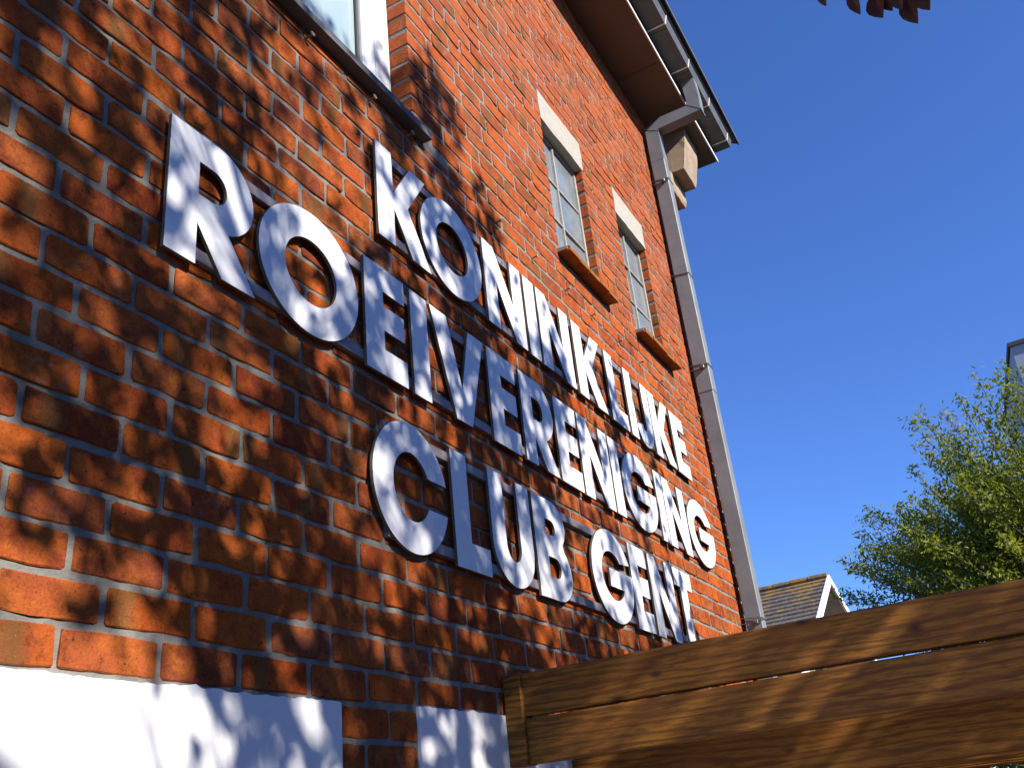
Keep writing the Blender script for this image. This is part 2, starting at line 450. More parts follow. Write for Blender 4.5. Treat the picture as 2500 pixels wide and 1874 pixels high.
R0 = random.Random(5)
JT = 0.0122
bricks = []        # x0,x1,zc,h,deep
nrow0 = int(math.floor((0.03 - Z0) / HC)); nrow1 = int(math.ceil((ZS - Z0) / HC))
SOLID = [(BIGW[0], BIGW[1], BIGW[2], BIGW[3]), (BIGW[0] - .05, 2.185, 3.731, 3.762),
         SW1, SW2, (3.275, 3.844, 3.873, 3.902), (4.205, 4.768, 3.873, 3.902)] + PANELS
for r in range(nrow0, nrow1):
    zb = Z0 + r * HC; zc = zb + HC / 2
    ph = 0.965 + (LB / 2 if r % 2 else 0) + R0.uniform(-.012, .012)
    k = math.floor((XL - ph) / LB); x = ph + k * LB
    segs = []
    while x < XR:
        x1 = x + LB + R0.uniform(-.004, .004)
        segs.append((max(x, XL), min(x1, XR))); x = x1
    for a, b in segs:
        parts = [(a + JT / 2, b - JT / 2)]; z_lo, z_hi = zb + JT / 2, zb + HC - JT / 2
        deep = 0.032
        for o in SOLID:
            if o[2] < zb + HC * .93 and o[3] > zb + HC * .07:
                full = o[2] < zb + HC * .45 and o[3] > zb + HC * .55
                nw = []
                for p, q in parts:
                    if q <= o[0] or p >= o[1]: nw.append((p, q)); continue
                    if not full:        # opening edge cuts through the course: shorten the brick
                        if o[2] > zb + HC * .2: z_hi = min(z_hi, o[2] - .004)
                        elif o[3] < zb + HC * .8: z_lo = max(z_lo, o[3] + .004)
                        nw.append((p, q)); continue
                    if p < o[0]: nw.append((p, o[0]))
                    if q > o[1]: nw.append((o[1], q)); 
                parts = nw
        for p, q in parts:
            for o in OPEN:
                if o[2] < zc < o[3]:
                    if o[1] < p < o[1] + .055: p = o[1]
                    if o[0] - .055 < q < o[0]: q = o[0]
            if any(o[2] < zc < o[3] and ((abs(p - o[1]) < 1e-6 and q - p < .036) or (abs(q - o[0]) < 1e-6 and q - p < .036)) for o in OPEN): continue
            if q - p < 0.022 or z_hi - z_lo < 0.012: continue
            dp = 0.032
            for o in OPEN:
                if abs(p - o[1]) < .004 and o[2] < zc < o[3]: dp = 0.11
                if abs(q - o[0]) < .004 and o[2] < zc < o[3]: dp = 0.11
            e0, e1 = R0.uniform(-.001, .0025), R0.uniform(-.001, .0022)
            if dp < .1: p += R0.uniform(-.0015, .003); q -= R0.uniform(-.0015, .003)
            bricks.append((p, q, (z_lo + e0 + z_hi - e1) / 2, z_hi - z_lo - e0 - e1, dp))
# size in view
def view_area(b):
    p, q, zc, h, dp = b
    pts = [project((x, 0, z)) for x, z in ((p, zc - h / 2), (q, zc - h / 2), (q, zc + h / 2), (p, zc + h / 2))]
    if min(k[2] for k in pts) < .1: return 0
    cl = [(min(max(a, 0), 2500), min(max(c, 0), 1874)) for a, c, _ in pts]
    return abs(sum(cl[i][0] * cl[(i + 1) % 4][1] - cl[(i + 1) % 4][0] * cl[i][1] for i in range(4))) / 2
order = sorted(range(len(bricks)), key=lambda i: -view_area(bricks[i]))
chosen = set(order[:300])
variants = {}
VV = []; FF = []; UU = []; RR = []
for i, b in enumerate(bricks):
    p, q, zc, h, dp = b
    w = q - p
    yj = R0.uniform(-.0012, .0004); rot = R0.uniform(-.006, .006)
    if i in chosen:
        key = (round(w, 2), round(h, 3) if h < .055 else .06, dp, R0.randrange(5 if w > .18 else 2))
        if key not in variants:
            variants[key] = brick_mesh('brick', brick_shape(key[0] if w <= .18 else LB - JT, key[1] if h < .055 else HC - JT, dp, R0)), (key[0] if w <= .18 else LB - JT), (key[1] if h < .055 else HC - JT)
        me, w0, h0 = variants[key]
        o = bpy.data.objects.new('brick', me); C.objects.link(o); o.parent = wall
        # wall sits at -house.location relative to the house Empty, i.e. at the world origin
        o.location = ((p + q) / 2, yj, zc); o.scale = (w / w0, 1, h / h0); o.rotation_euler = (R0.uniform(-.006, .006), rot * .6, R0.uniform(-.003, .003))
    else:
        V, F, UV = brick_shape(w, h, dp, R0)
        base = len(VV); cr, sr = math.cos(rot * .6), math.sin(rot * .6); xc = (p + q) / 2
        VV += [(xc + x * cr + z * sr, y + yj, zc - x * sr + z * cr) for x, y, z in V]
        FF += [tuple(k + base for k in f) for f in F]; UU += UV; RR += [R0.random()] * len(F)
me = bpy.data.meshes.new('brick_field'); me.from_pydata(VV, [], FF)
ul = me.uv_layers.new(name='UVMap')
vi = np.zeros(len(me.loops), dtype=np.int32); me.loops.foreach_get('vertex_index', vi)
ul.data.foreach_set('uv', np.array(UU, dtype=np.float32)[vi].ravel())
at = me.attributes.new('rnd', 'FLOAT', 'FACE'); at.data.foreach_set('value', np.array(RR, dtype=np.float32))
tag(link('brick_field', me, M['brick_field'], wall), kind='stuff')

# body behind the wall: side, back and upper walls so the house is closed
mb = MB()
mb.box(XR - .25, XR - .004, .02, 6.5, 0, ZS + .0)
mb.build('gable_wall', M['mortar'], house)
mb = MB(); mb.box(XL - .2, XL + .04, .02, 6.5, 0, ZS); mb.box(XL, XR - .26, 6.3, 6.5, 0, ZS)
mb.build('rear_wall', M['mortar'], house)
mb = MB(); mb.box(XL, XR - .26, .55, .60, 2.2, ZS - .02)
mb.build('room_partition', M['blind'], house)

# white painted panels
def panel(x0, x1, z1, seed):
    rg = random.Random(seed); mb = MB(); n = int((x1 - x0) / 0.012)
    top = []
    for i in range(n + 1):
        x = x0 + (x1 - x0) * i / n
        top.append((x, z1 + .0045 * noise.noise(Vector((x * 30, seed, 0))) + .0045 * noise.noise(Vector((x * 110, seed, 5))) + (0.006 * max(0, noise.noise(Vector((x * 6, seed, 2)))))))
    side = []
    m = 60
    for i in range(1, m):
        z = z1 * (1 - i / m)
        side.append(z)
    V = []; F = []
    yb, yf = .012, -.006
    for x, z in top: V.append((x, yf, z))
    for x, z in top: V.append((x + 0, yf, 1.5))
    for x, z in top: V.append((x, yb, z + .002))
    k = n + 1
    for i in range(n):
        F.append((i, k + i, k + i + 1, i + 1)); F.append((i, i + 1, 2 * k + i + 1, 2 * k + i))
    mb.add(V, F)
    mb.add([(x0, yf, 0), (x1, yf, 0), (x1, yf, 1.5), (x0, yf, 1.5)], [(0, 1, 2, 3)])
    for xx in (x0, x1):
        mb.add([(xx, yf, 0), (xx, yf, z1), (xx, yb, z1), (xx, yb, 0)], [(0, 1, 2, 3)])
    return mb.build('plaster_panel', M['plaster'], house)
panel(XL, 1.668, Z0 - .002, 3)
panel(1.962, 2.78, Z0 + .008, 8)

# big window -----------------------------------------------------------------
def ring(mb, x0, x1, z0, z1, w, ya, yb, wl=None):
    mb.bevbox(x0, x0 + w, ya, yb, z0, z1, .004); mb.bevbox(x1 - w, x1, ya, yb, z0, z1, .004)
    mb.bevbox(x0 + w + .001, x1 - w - .001, ya, yb, z0, z0 + w, .004); mb.bevbox(x0 + w + .001, x1 - w - .001, ya, yb, z1 - w, z1, .004)
mb = MB(); ring(mb, BIGW[0] + .002, BIGW[1] - .001, 3.775, BIGW[3] - .002, .085, .077, .14)
win = mb.build('window', M['upvc'], house)
mb = MB(); ring(mb, BIGW[0] + .088, BIGW[1] - .087, 3.862, BIGW[3] - .088, .072, .080, .135)
mb.build('sash', M['upvc'], win)
mb = MB(); mb.box(BIGW[0] + .158, BIGW[1] - .158, .108, .112, 3.932, BIGW[3] - .158)
mb.build('pane', M['bigpane'], win)
mb = MB(); ring(mb, BIGW[0] + .159, BIGW[1] - .158, 3.933, BIGW[3] - .159, .010, .092, .106)
mb.build('gasket', M['zinc_dark'], win)
mb = MB(); mb.box(BIGW[0] + .09, BIGW[1] - .09, .17, .175, 3.80, BIGW[3] - .09)
mb.build('blind', M['blind'], win)
mb = MB()
n = 60; V = []; F = []
for i in range(n + 1):
    x = BIGW[0] - .05 + (2.185 - BIGW[0] + .05) * i / n
    e = .0012 * noise.noise(Vector((x * 25, 1, 1))); e2 = .0015 * noise.noise(Vector((x * 25, 7, 1)))
    V += [(x, -.040 + e, 3.7315 + e2), (x, -.040 + e, 3.7585 + e2), (x, -.035, 3.763), (x, .075, 3.776), (x, .075, 3.735), (x, .0, 3.733 + e2)]
for i in range(n):
    for k in range(6):
        F.append((i * 6 + k, i * 6 + (k + 1) % 6, (i + 1) * 6 + (k + 1) % 6, (i + 1) * 6 + k))
F += [(0, 1, 2, 3, 4, 5), tuple(n * 6 + k for k in range(6))[::-1]]
mb.add(V, F); mb.build('sill', M['bluestone'], win)

# small windows ---------------------------------------------------------------
def small_window(o, sx0, sx1, sproj, bar_x, bars_z, seed):
    rg = random.Random(seed)
    x0, x1, z0, z1 = o
    zl = 4.655
    fr = MB(); fw = .020
    fr.box(x0, x0 + fw, .040, .075, 3.902, zl); fr.box(x1 - fw, x1, .040, .075, 3.902, zl)
    fr.box(x0 + fw, x1 - fw, .042, .073, zl - .016, zl); fr.box(x0 + fw, x1 - fw, .042, .073, 3.902, 3.92)
    w = fr.build('window', M['putty'], house)
    b = MB()
    b.bevbox(bar_x - .0055, bar_x + .0055, .040, .060, 3.92, zl - .016, .0015)
    b.build('glazing_bar', M['putty'], w)
    for bz in bars_z:
        b = MB(); b.bevbox(x0 + fw, bar_x - .0056, .042, .060, bz - .005, bz + .005, .0015); b.bevbox(bar_x + .0056, x1 - fw, .042, .060, bz - .005, bz + .005, .0015)
        b.build('glazing_bar', M['putty'], w)
    zz = [3.92] + sorted(bars_z) + [zl - .016]
    for xa, xb in ((x0 + fw, bar_x), (bar_x, x1 - fw)):
        for za, zb in zip(zz[:-1], zz[1:]):
            p = MB(); t = rg.uniform(-.004, .004); u = rg.uniform(-.003, .003)
            ya = .052
            p.add([(xa, ya + t, za), (xb, ya - t, za), (xb, ya - t + u, zb), (xa, ya + t + u, zb), (xa, ya + t + .006, za), (xb, ya - t + .006, za), (xb, ya - t + u + .006, zb), (xa, ya + t + u + .006, zb)],
                  [(0, 1, 2, 3), (7, 6, 5, 4), (0, 4, 5, 1), (1, 5, 6, 2), (2, 6, 7, 3), (3, 7, 4, 0)])
            p.build('pane', M['frosted'], w)
    # stone lintel, uneven
    bm = bmesh.new(); bmesh.ops.create_cube(bm, size=1)
    bmesh.ops.subdivide_edges(bm, edges=bm.edges[:], cuts=9, use_grid_fill=True)
    for v in bm.verts:
        c = v.co
        q = Vector((x0 - .004 + (x1 - x0 + .016) * (c.x + .5), -.004 + .10 * (c.y + .5), zl + .002 + (z1 - zl) * (c.z + .5)))
        nn = noise.noise_vector(q * 14) * .004 + noise.noise_vector(q * 45) * .002
        v.co = q + nn
    b = MB(); b.bm(bm); b.build('lintel', M['lintel'], w)
    # five clay sill tiles with gaps
    n = 5; tw = (sx1 - sx0) / n
    for i in range(n):
        a = sx0 + i * tw + .002; e = sx0 + (i + 1) * tw - .002
        dy = rg.uniform(-.004, .003); dz = rg.uniform(-.002, .002); sk = rg.uniform(-.0025, .0025)
        b = MB()
        prof = [(-sproj + dy, 3.874 + dz), (-sproj + dy - .001, 3.894 + dz), (-sproj + dy + .004, 3.899 + dz), (.05, 3.907), (.05, 3.884 + dz), (0.0, 3.878 + dz)]
        m = 6; V = []; F = []
        for q in range(m + 1):
            x = a + (e - a) * q / m
            rr = .0016 * noise.noise(Vector((x * 90, seed, 1)))
            V += [(x, yy + (rr if k < 3 else 0), zz_ + (rr * .7 if k < 3 else 0) + sk * (q / m - .5)) for k, (yy, zz_) in enumerate(prof)]
        for q in range(m):
            for k in range(6): F.append((q * 6 + k, q * 6 + (k + 1) % 6, (q + 1) * 6 + (k + 1) % 6, (q + 1) * 6 + k))
        F += [tuple(range(6)), tuple(m * 6 + k for k in range(6))[::-1]]
        b.add(V, F); b.build('sill_tile', M['terracotta'], w)
    # mortar smears between and under the tiles
    b = MB()
    for i in range(n + 1):
        xx = sx0 + i * tw
        b.bevbox(xx - .0035, xx + .0035, -sproj * .85, .03, 3.880, 3.896, .0015)
    b.build('sill_mortar', M['mortar'], w)
small_window(SW1, 3.275, 3.844, .058, 3.507, [4.165, 4.392], 4)
small_window(SW2, 4.205, 4.768, .055, 4.435, [4.175, 4.412], 9)

# eaves ------------------------------------------------------------------------
xj = [XL - .3, -.06, 2.36, 4.79, 6.036]
for a, b in zip(xj[:-1], xj[1:]):
    mb = MB(); mb.bevbox(a + .0025, b - .0025, -.312, .30, ZS, ZS + .014, .001); mb.build('soffit_panel', M['soffit'], house)
mb = MB(); mb.box(XL - .3, 6.036, -.320, -.3125, ZS - .012, ZS + .012); mb.build('eaves_trim', M['trimw'], house)
mb = MB(); mb.box(XL - .3, 6.03, -.311, -.296, ZS + .016, 6.27); mb.build('fascia', M['zinc_dark'], house)
# roof slab with lip over the gutter
mb = MB(); mb.prism([(-.470, 6.238), (-.478, 6.260), (3.25, ZS + 2.76), (7.0, 6.26), (7.0, 6.238), (3.25, ZS + 2.62)], 'x', XL - .3, 6.16)
rf = mb.build('roof', M['slate_roof'], house)
mb = MB(); mb.box(XL - .3, 6.16, -.486, -.476, 6.226, 6.262); mb.build('roof_edge', M['zinc_dark'], rf)
mb = MB(); mb.prism([(0.02, ZS), (6.5, ZS), (3.25, ZS + 2.35)], 'x', XR - .25, XR - .02); mb.build('gable_top', M['mortar'], house)
# gutter: folded zinc trough with open top, joints and brackets
gy0, gy1, gz0, gz1 = -.314, -.431, 6.150, 6.212
t = .003
prof = [(gy0, 6.215), (gy0, gz0), (gy1, gz0), (gy1 - .018, gz1 - .008), (gy1 - .030, gz1), (gy1 - .028, gz1 + .004), (gy1 - .015, gz1 - .003), (gy1 + t, gz0 + t), (gy0 - t, gz0 + t), (gy0 - t, 6.215)]
mb = MB(); mb.prism(prof, 'x', XL - .3, 6.045)
M['gutter'] = simple('gutter_zinc', (0.13, 0.133, 0.137), 0.6, metal=0.2, var=0.25, scale=7, dirt=((0.07, 0.07, 0.07), 0.6, 11.0))
gut = mb.build('gutter', M['gutter'], house)
for i, x in enumerate(np.arange(5.944, XL, -.452)):
    mb = MB()
    mb.box(x - .006, x + .006, gy1 - .0010, gy0 + .001, gz0 - .004, gz0 - .0005)
    mb.add([(x - .005, gy1 - .0005, gz0 - .004), (x + .005, gy1 - .0005, gz0 - .004), (x + .005, gy1 - .024, gz1 + .022), (x - .005, gy1 - .024, gz1 + .022),
            (x - .005, gy1 - .0045, gz0 - .006), (x + .005, gy1 - .0045, gz0 - .006), (x + .005, gy1 - .029, gz1 + .022), (x - .005, gy1 - .029, gz1 + .022)],
           [(0, 1, 2, 3), (7, 6, 5, 4), (0, 4, 5, 1), (1, 5, 6, 2), (2, 6, 7, 3), (3, 7, 4, 0)])
    mb.build('gutter_bracket', M['trimw'], gut)
    if i % 1 == 0:
        mb = MB(); mb.box(x + .04, x + .046, gy1 - .001, gy0 + .002, gz0 - .002, gz0 + .001); mb.build('gutter_seam', M['zinc_dark'], gut)

# downpipe ----------------------------------------------------------------------
PX0, PX1 = 5.155, 5.242
def pipe_seg(mb, ya, yb, za, zb): mb.bevbox(PX0, PX1, ya, yb, za, zb, .004)
mb = MB()
# outlet + swan neck as one (y,z) profile extruded in x
neck = [(-.338, 6.155), (-.346, 5.985), (-.341, 5.945), (-.150, 5.943), (-.060, 5.906), (-.026, 5.885), (-.024, 5.60), (-.118, 5.60), (-.119, 5.848), (-.430, 5.862), (-.436, 5.985), (-.430, 6.155)]
bm = bmesh.new()
va = [bm.verts.new((PX0, y, z)) for y, z in neck]; vb = [bm.verts.new((PX1, y, z)) for y, z in neck]
bm.faces.new(va); bm.faces.new(vb[::-1])
for i in range(len(neck)):
    k = (i + 1) % len(neck); bm.faces.new((va[i], vb[i], vb[k], va[k]))
bmesh.ops.recalc_face_normals(bm, faces=bm.faces)
bmesh.ops.bevel(bm, geom=bm.edges[:], offset=.0035, segments=2, affect='EDGES')
mb.bm(bm)
dpipe = mb.build('downpipe', M['zinc'], house)
for za, zb, gr in ((3.87, 5.605, .0), (2.02, 3.905, .003), (0.15, 2.05, .0)):
    mb = MB(); mb.bevbox(PX0 + gr, PX1 - gr, -.118 + gr, -.024 - gr, za, zb, .004); mb.build('pipe_length', M['zinc'], dpipe)
for ya, yb, za, zb in ((-.120, -.022, 5.835, 5.850),):
    pass
mb = MB(); mb.add([(PX0 - .002, -.021, 5.893), (PX0 - .002, -.121, 5.843), (PX1 + .002, -.121, 5.843), (PX1 + .002, -.021, 5.893), (PX0 - .002, -.021, 5.885), (PX0 - .002, -.121, 5.835), (PX1 + .002, -.121, 5.835), (PX1 + .002, -.021, 5.885)],
    [(0, 1, 2, 3), (7, 6, 5, 4), (0, 4, 5, 1), (1, 5, 6, 2), (2, 6, 7, 3), (3, 7, 4, 0)]); mb.build('pipe_seam', M['zinc'], dpipe)
mb = MB(); mb.add([(PX0 - .002, -.337, 5.950), (PX0 - .002, -.434, 5.866), (PX1 + .002, -.434, 5.866), (PX1 + .002, -.337, 5.950), (PX0 - .002, -.340, 5.957), (PX0 - .002, -.436, 5.874), (PX1 + .002, -.436, 5.874), (PX1 + .002, -.340, 5.957)],
    [(0, 1, 2, 3), (7, 6, 5, 4), (0, 4, 5, 1), (1, 5, 6, 2), (2, 6, 7, 3), (3, 7, 4, 0)]); mb.build('pipe_seam', M['zinc'], dpipe)
def clip(z, bolt=True):
    mb = MB(); r = .0028
    a, b = PX0 - .003, PX1 + .003; c, d = -.121, -.021
    mb.tube([(a, .01, z + .012), (a, d, z + .012), (a, c, z), (b, c, z), (b, d, z + .012), (b, .01, z + .012)], r, 5)
    if bolt:
        mb.tube([(a, .01, z - .018), (a, d, z - .018), (a, c + .03, z - .024), (a, c, z - .012)], r, 5)
        mb.bevbox(a - .022, a + .001, -.098, -.070, z - .030, z - .008, .003)
        mb.tube([(a - .03, -.085, z - .02), (a + .0, -.085, z - .02)], .005, 6)
    mb.build('pipe_clip', M['clip'], dpipe)
clip(5.436); clip(4.69, False); clip(4.045); clip(2.52)

# stone corbels under the verge -----------------------------------------------------
def rough(mb, amt=.004, sc=12):
    return mb
def stone(prof, xa, xb, name):
    bm = bmesh.new()
    n = 8; rows = []
    va = [[bm.verts.new((xa + (xb - xa) * i / n, y, z)) for y, z in prof] for i in range(n + 1)]
    k = len(prof)
    bm.faces.new(va[0]); bm.faces.new(va[n][::-1])
    for i in range(n):
        for j in range(k): bm.faces.new((va[i][j], va[i + 1][j], va[i + 1][(j + 1) % k], va[i][(j + 1) % k]))
    bmesh.ops.recalc_face_normals(bm, faces=bm.faces)
    bmesh.ops.bevel(bm, geom=[e for e in bm.edges if e.calc_face_angle(0) > .5], offset=.003, segments=1, affect='EDGES')
    bmesh.ops.subdivide_edges(bm, edges=[e for e in bm.edges if e.calc_length() > .04], cuts=3, use_grid_fill=True)
    for v in bm.verts: v.co += noise.noise_vector(v.co * 16) * .0035 + noise.noise_vector(v.co * 60) * .0014
    mb = MB(); mb.bm(bm); return mb.build(name, M['stone'], house)
stone([(.02, ZS + .002), (-.226, ZS + .002), (-.212, 5.93), (-.162, 5.718), (.02, 5.722)], 5.50, 5.785, 'corbel')
stone([(.02, 5.718), (-.074, 5.715), (-.068, 5.62), (-.056, 5.586), (.02, 5.590)], 5.46, 5.785, 'corbel')

# ------------------------------------------------------------------ sign letters
def ell(cx, cy, rx, ry, a0, a1, n=28):
    return [(cx + rx * math.cos(math.radians(a0 + (a1 - a0) * i / n)), cy + ry * math.sin(math.radians(a0 + (a1 - a0) * i / n))) for i in range(n + 1)]
def full(cx, cy, rx, ry, n=56):
    return ell(cx, cy, rx, ry, 0, 360, n)[:-1]
def ang(cx, rx, x): return math.degrees(math.acos(max(-1, min(1, (x - cx) / rx))))
def angy(cy, ry, y): return math.degrees(math.asin(max(-1, min(1, (y - cy) / ry))))
G = {}
G['I'] = (.26, [[(0, 0), (0, 1), (.26, 1), (.26, 0)]])
G['L'] = (.56, [[(0, 0), (0, 1), (.255, 1), (.255, .232), (.56, .232), (.56, 0)]])
G['E'] = (.56, [[(0, 0), (0, 1), (.56, 1), (.56, .772), (.25, .772), (.25, .635), (.54, .635), (.54, .408), (.25, .408), (.25, .232), (.56, .232), (.56, 0)]])
G['T'] = (.69, [[(.217, 0), (.217, .765), (0, .765), (0, 1), (.69, 1), (.69, .765), (.473, .765), (.473, 0)]])
G['K'] = (.815, [[(0, 0), (0, 1), (.245, 1), (.25, .565), (.545, 1), (.80, 1), (.475, .515), (.815, 0), (.515, 0), (.25, .40), (.245, 0)]])
G['N'] = (.845, [[(0, 0), (0, 1), (.235, 1), (.60, .43), (.60, 1), (.845, 1), (.845, 0), (.61, 0), (.245, .57), (.245, 0)]])
G['V'] = (.945, [[(0, 1), (.28, 1), (.478, .32), (.665, 1), (.945, 1), (.61, 0), (.345, 0)]])
G['U'] = (.78, [[(0, 1), (.25, 1), (.25, .36)] + ell(.39, .36, .14, .145, 180, 360)[1:] + [(.53, 1), (.78, 1)] + ell(.39, .36, .39, .375, 0, -180)])
G['J'] = (.63, [[(.38, 1), (.63, 1)] + ell(.315, .30, .315, .315, 0, -172) + [(.23, .315)] + ell(.31, .31, .075, .085, 185, 360, 14) + [(.385, .40)]])
G['O'] = (1.10, [full(.55, .5, .55, .52), full(.55, .5, .288, .272)])
a1 = angy(.5, .52, .62); a2 = angy(.5, .272, .62)
G['C'] = (1.005, [ell(.51, .5, .51, .52, a1, 360 - angy(.5, .52, .63), 52) + ell(.51, .5, .25, .275, 360 - angy(.5, .275, .63), angy(.5, .275, .62), 44)])
ao = angy(.5, .52, .70); ai = angy(.5, .275, .675)
yb = .375; ax = .575 + .315 * math.cos(math.radians(angy(.5, .275, yb)))
G['G'] = (1.15, [ell(.575, .5, .575, .52, ao, 360 + angy(.5, .52, .578), 60) + [(.475, .578), (.475, yb)] + ell(.575, .5, .315, .275, 360 + angy(.5, .275, yb), ai, 44)])
G['B'] = (.75, [[(0, 0), (0, 1), (.42, 1)] + ell(.42, .765, .28, .235, 90, -50, 16)[1:] + ell(.42, .285, .33, .285, 52, -90, 20) + [],
               [(.25, .635), (.38, .635)] + ell(.38, .713, .085, .078, -90, 90, 10)[1:] + [(.25, .791)],
               [(.25, .215), (.40, .215)] + ell(.40, .315, .11, .10, -90, 90, 10)[1:] + [(.25, .415)]])
G['R'] = (.775, [[(0, 0), (0, 1), (.40, 1)] + ell(.40, .665, .345, .335, 90, -69.6, 26)[1:] + [(.775, 0), (.475, 0), (.25, .31), (.25, 0)],
                [(.25, .525), (.37, .525)] + ell(.37, .652, .125, .127, -90, 90, 14)[1:] + [(.25, .779)]])
FRONT, BACK = -.022, -.0132
def letter_meshes(ch):
    w, splines = G[ch]
    cu = bpy.data.curves.new('glyph', 'CURVE'); cu.dimensions = '2D'; cu.fill_mode = 'BOTH'; cu.extrude = (BACK - FRONT) / 2
    for s in splines:
        # drop duplicate neighbours
        q = [s[0]]
        for p in s[1:]:
            if abs(p[0] - q[-1][0]) + abs(p[1] - q[-1][1]) > 1e-4: q.append(p)
        sp = cu.splines.new('POLY'); sp.points.add(len(q) - 1); sp.use_cyclic_u = True
        for pt, (x, y) in zip(sp.points, q): pt.co = (x, y, 0, 1)
    ob = bpy.data.objects.new('glyph', cu); C.objects.link(ob)
    dg = bpy.context.evaluated_depsgraph_get()
    me = bpy.data.meshes.new_from_object(ob.evaluated_get(dg))
    bpy.data.objects.remove(ob); bpy.data.curves.remove(cu)
    V = [v.co.copy() for v in me.vertices]; fa, ed = [], []
    for p in me.polygons:
        (fa if p.normal.z > .9 else ed).append(tuple(p.vertices))
    bpy.data.meshes.remove(me)
    return V, fa, ed
cache = {}
ORD = ['first', 'second', 'third', 'fourth', 'fifth', 'sixth', 'seventh', 'eighth', 'ninth', 'tenth', 'eleventh', 'twelfth', 'thirteenth', 'fourteenth']
def sign_row(word, spots, zb, H, rowname, group):
    for i, (ch, (x, w)) in enumerate(zip(word, spots)):
        if ch not in cache: cache[ch] = letter_meshes(ch)
        V, fa, ed = cache[ch]
        gw = G[ch][0]
        root = empty('sign_letter', (x, 0, zb))
        tag(root, 'white cut-out letter %s, %s letter of the %s row of the wall sign' % (ch, ORD[i], rowname), 'letter', group)
        dz = random.uniform(-.001, .001)
        for nm, faces, mat in (('letter_face', fa, M['letter']), ('letter_edge', ed, M['letter_edge'])):
            used = sorted({k for f in faces for k in f}); mp = {k: j for j, k in enumerate(used)}
            mb = MB(); mb.v = []
            mid = (FRONT + BACK) / 2
            for k in used:
                v = V[k]; mb.v.append((v.x / gw * w, mid - v.z, v.y * H + dz))
            me = bpy.data.meshes.new(nm); me.from_pydata(mb.v, [], [tuple(mp[k] for k in f) for f in faces])
            me.materials.append(mat)
            o = bpy.data.objects.new(nm, me); C.objects.link(o); o.parent = root
k = .34
sign_row('KONINKLIJKE', [(1.868, .277), (2.100, .378), (2.505, .286), (2.816, .088), (2.925, .288), (3.253, .290), (3.597, .190), (3.821, .084), (3.912, .215), (4.140, .288), (4.458, .203)], 3.184, .342, 'top', 'letters of the top sign row')
sign_row('ROEIVERENIGING', [(1.108, .262), (1.379, .376), (1.786, .190), (2.007, .087), (2.114, .320), (2.456, .190), (2.681, .257), (2.954, .190), (3.163, .292), (3.473, .093), (3.586, .405), (4.011, .092), (4.114, .305), (4.440, .415)], 2.728, .338, 'middle', 'letters of the middle sign row')
sign_row('CLUBGENT', [(1.791, .341), (2.168, .190), (2.383, .264), (2.671, .253), (3.117, .390), (3.511, .186), (3.728, .293), (4.044, .240)], 2.272, .343, 'bottom', 'letters of the bottom sign row')

def sign_rail(x0, x1, zc, label, seed):
    rg = random.Random(seed)
    root = empty('mounting_rail', (x0, 0, zc)); tag(root, label, 'rail', 'metal rails that carry the sign letters')
    mb = MB(); mb.bevbox(x0, x1, -.0134, .004, zc - .0145, zc + .0145, .001); mb.build('bar', M['rail'], root)
    x = x0 + .33
    while x < x1 - .1:
        mb = MB(); mb.tube([(x, -.012, zc), (x, -.0165, zc)], .006, 8); mb.build('screw', M['steel'], root); x += rg.uniform(.38, .6)
sign_rail(1.93, 4.63, 3.508, 'flat grey metal rail behind the tops of the top letter row', 1)
sign_rail(1.90, 4.64, 3.213, 'flat grey metal rail behind the feet of the top letter row', 2)
sign_rail(1.16, 4.80, 3.028, 'flat grey metal rail behind the tops of the middle letter row', 3)
sign_rail(1.14, 4.80, 2.761, 'flat grey metal rail behind the feet of the middle letter row', 4)
sign_rail(1.86, 4.24, 2.588, 'flat grey metal rail behind the tops of the bottom letter row', 5)
sign_rail(1.86, 4.19, 2.305, 'flat grey metal rail behind the feet of the bottom letter row', 6)

# nails left along one bed joint above the sign
for i, x in enumerate((1.578, 1.876, 2.085, 2.39, 2.677, 2.982, 3.292, 3.567, 3.88, 4.17, 4.463, 4.76, 5.075)):
    rg = random.Random(i); z = Z0 + 24 * HC + rg.uniform(-.004, .004)
    mb = MB(); l = .024
    mb.tube([(x, .012, z), (x + rg.uniform(-.003, .003), -l, z + rg.uniform(.001, .006))], .0036, 6)
    p = Vector((x, -l, z + .003)); mb.tube([p, p + Vector((0, -.004, .0005))], .0085, 8)
    o = mb.build('wall_nail', M['rust'])
    tag(o, 'small nail left in the mortar joint above the top letter row', 'nail', 'nails along the mortar joint above the sign')

# ------------------------------------------------------------------ pergola
perg = empty('wooden_pergola', (2.42, -1.3, 0))
tag(perg, 'stained timber pergola frame fixed to the brick wall below the sign', 'pergola')
def plank(x0, x1, y0, y1, z0, z1, name, seed, b=.003):
    mb = MB(); mb.bevbox(0, x1 - x0, 0, y1 - y0, 0, z1 - z0, b)
    o = mb.build(name, M['wood'], None); o.parent = perg; o.location = Vector((x0, y0, z0)) - perg.location
    return o
plank(2.400, 2.445, -2.75, -.054, 1.8910, 2.0035, 'beam_plank', 1)
plank(2.400, 2.445, -2.75, -.054, 1.7700, 1.8842, 'beam_plank', 2)
plank(2.384, 2.446, -.060, -.006, 1.7680, 2.005, 'wall_batten', 3)
for i, x in enumerate((2.775, 3.20, 3.62, 4.04, 4.46, 4.88)):
    plank(x, x + .045, -2.75, -.008, 1.668, 1.86, 'joist', 10 + i)
plank(2.40, 5.3, -2.70, -2.655, 1.47, 1.667, 'outer_beam', 30)
for x in (2.45, 5.1):
    plank(x, x + .09, -2.655, -2.565, 0, 1.667, 'post', 40)
for x in (2.447, 5.1):
    plank(x, x + .09, -.10, -.012, 0, 1.667, 'post', 50)

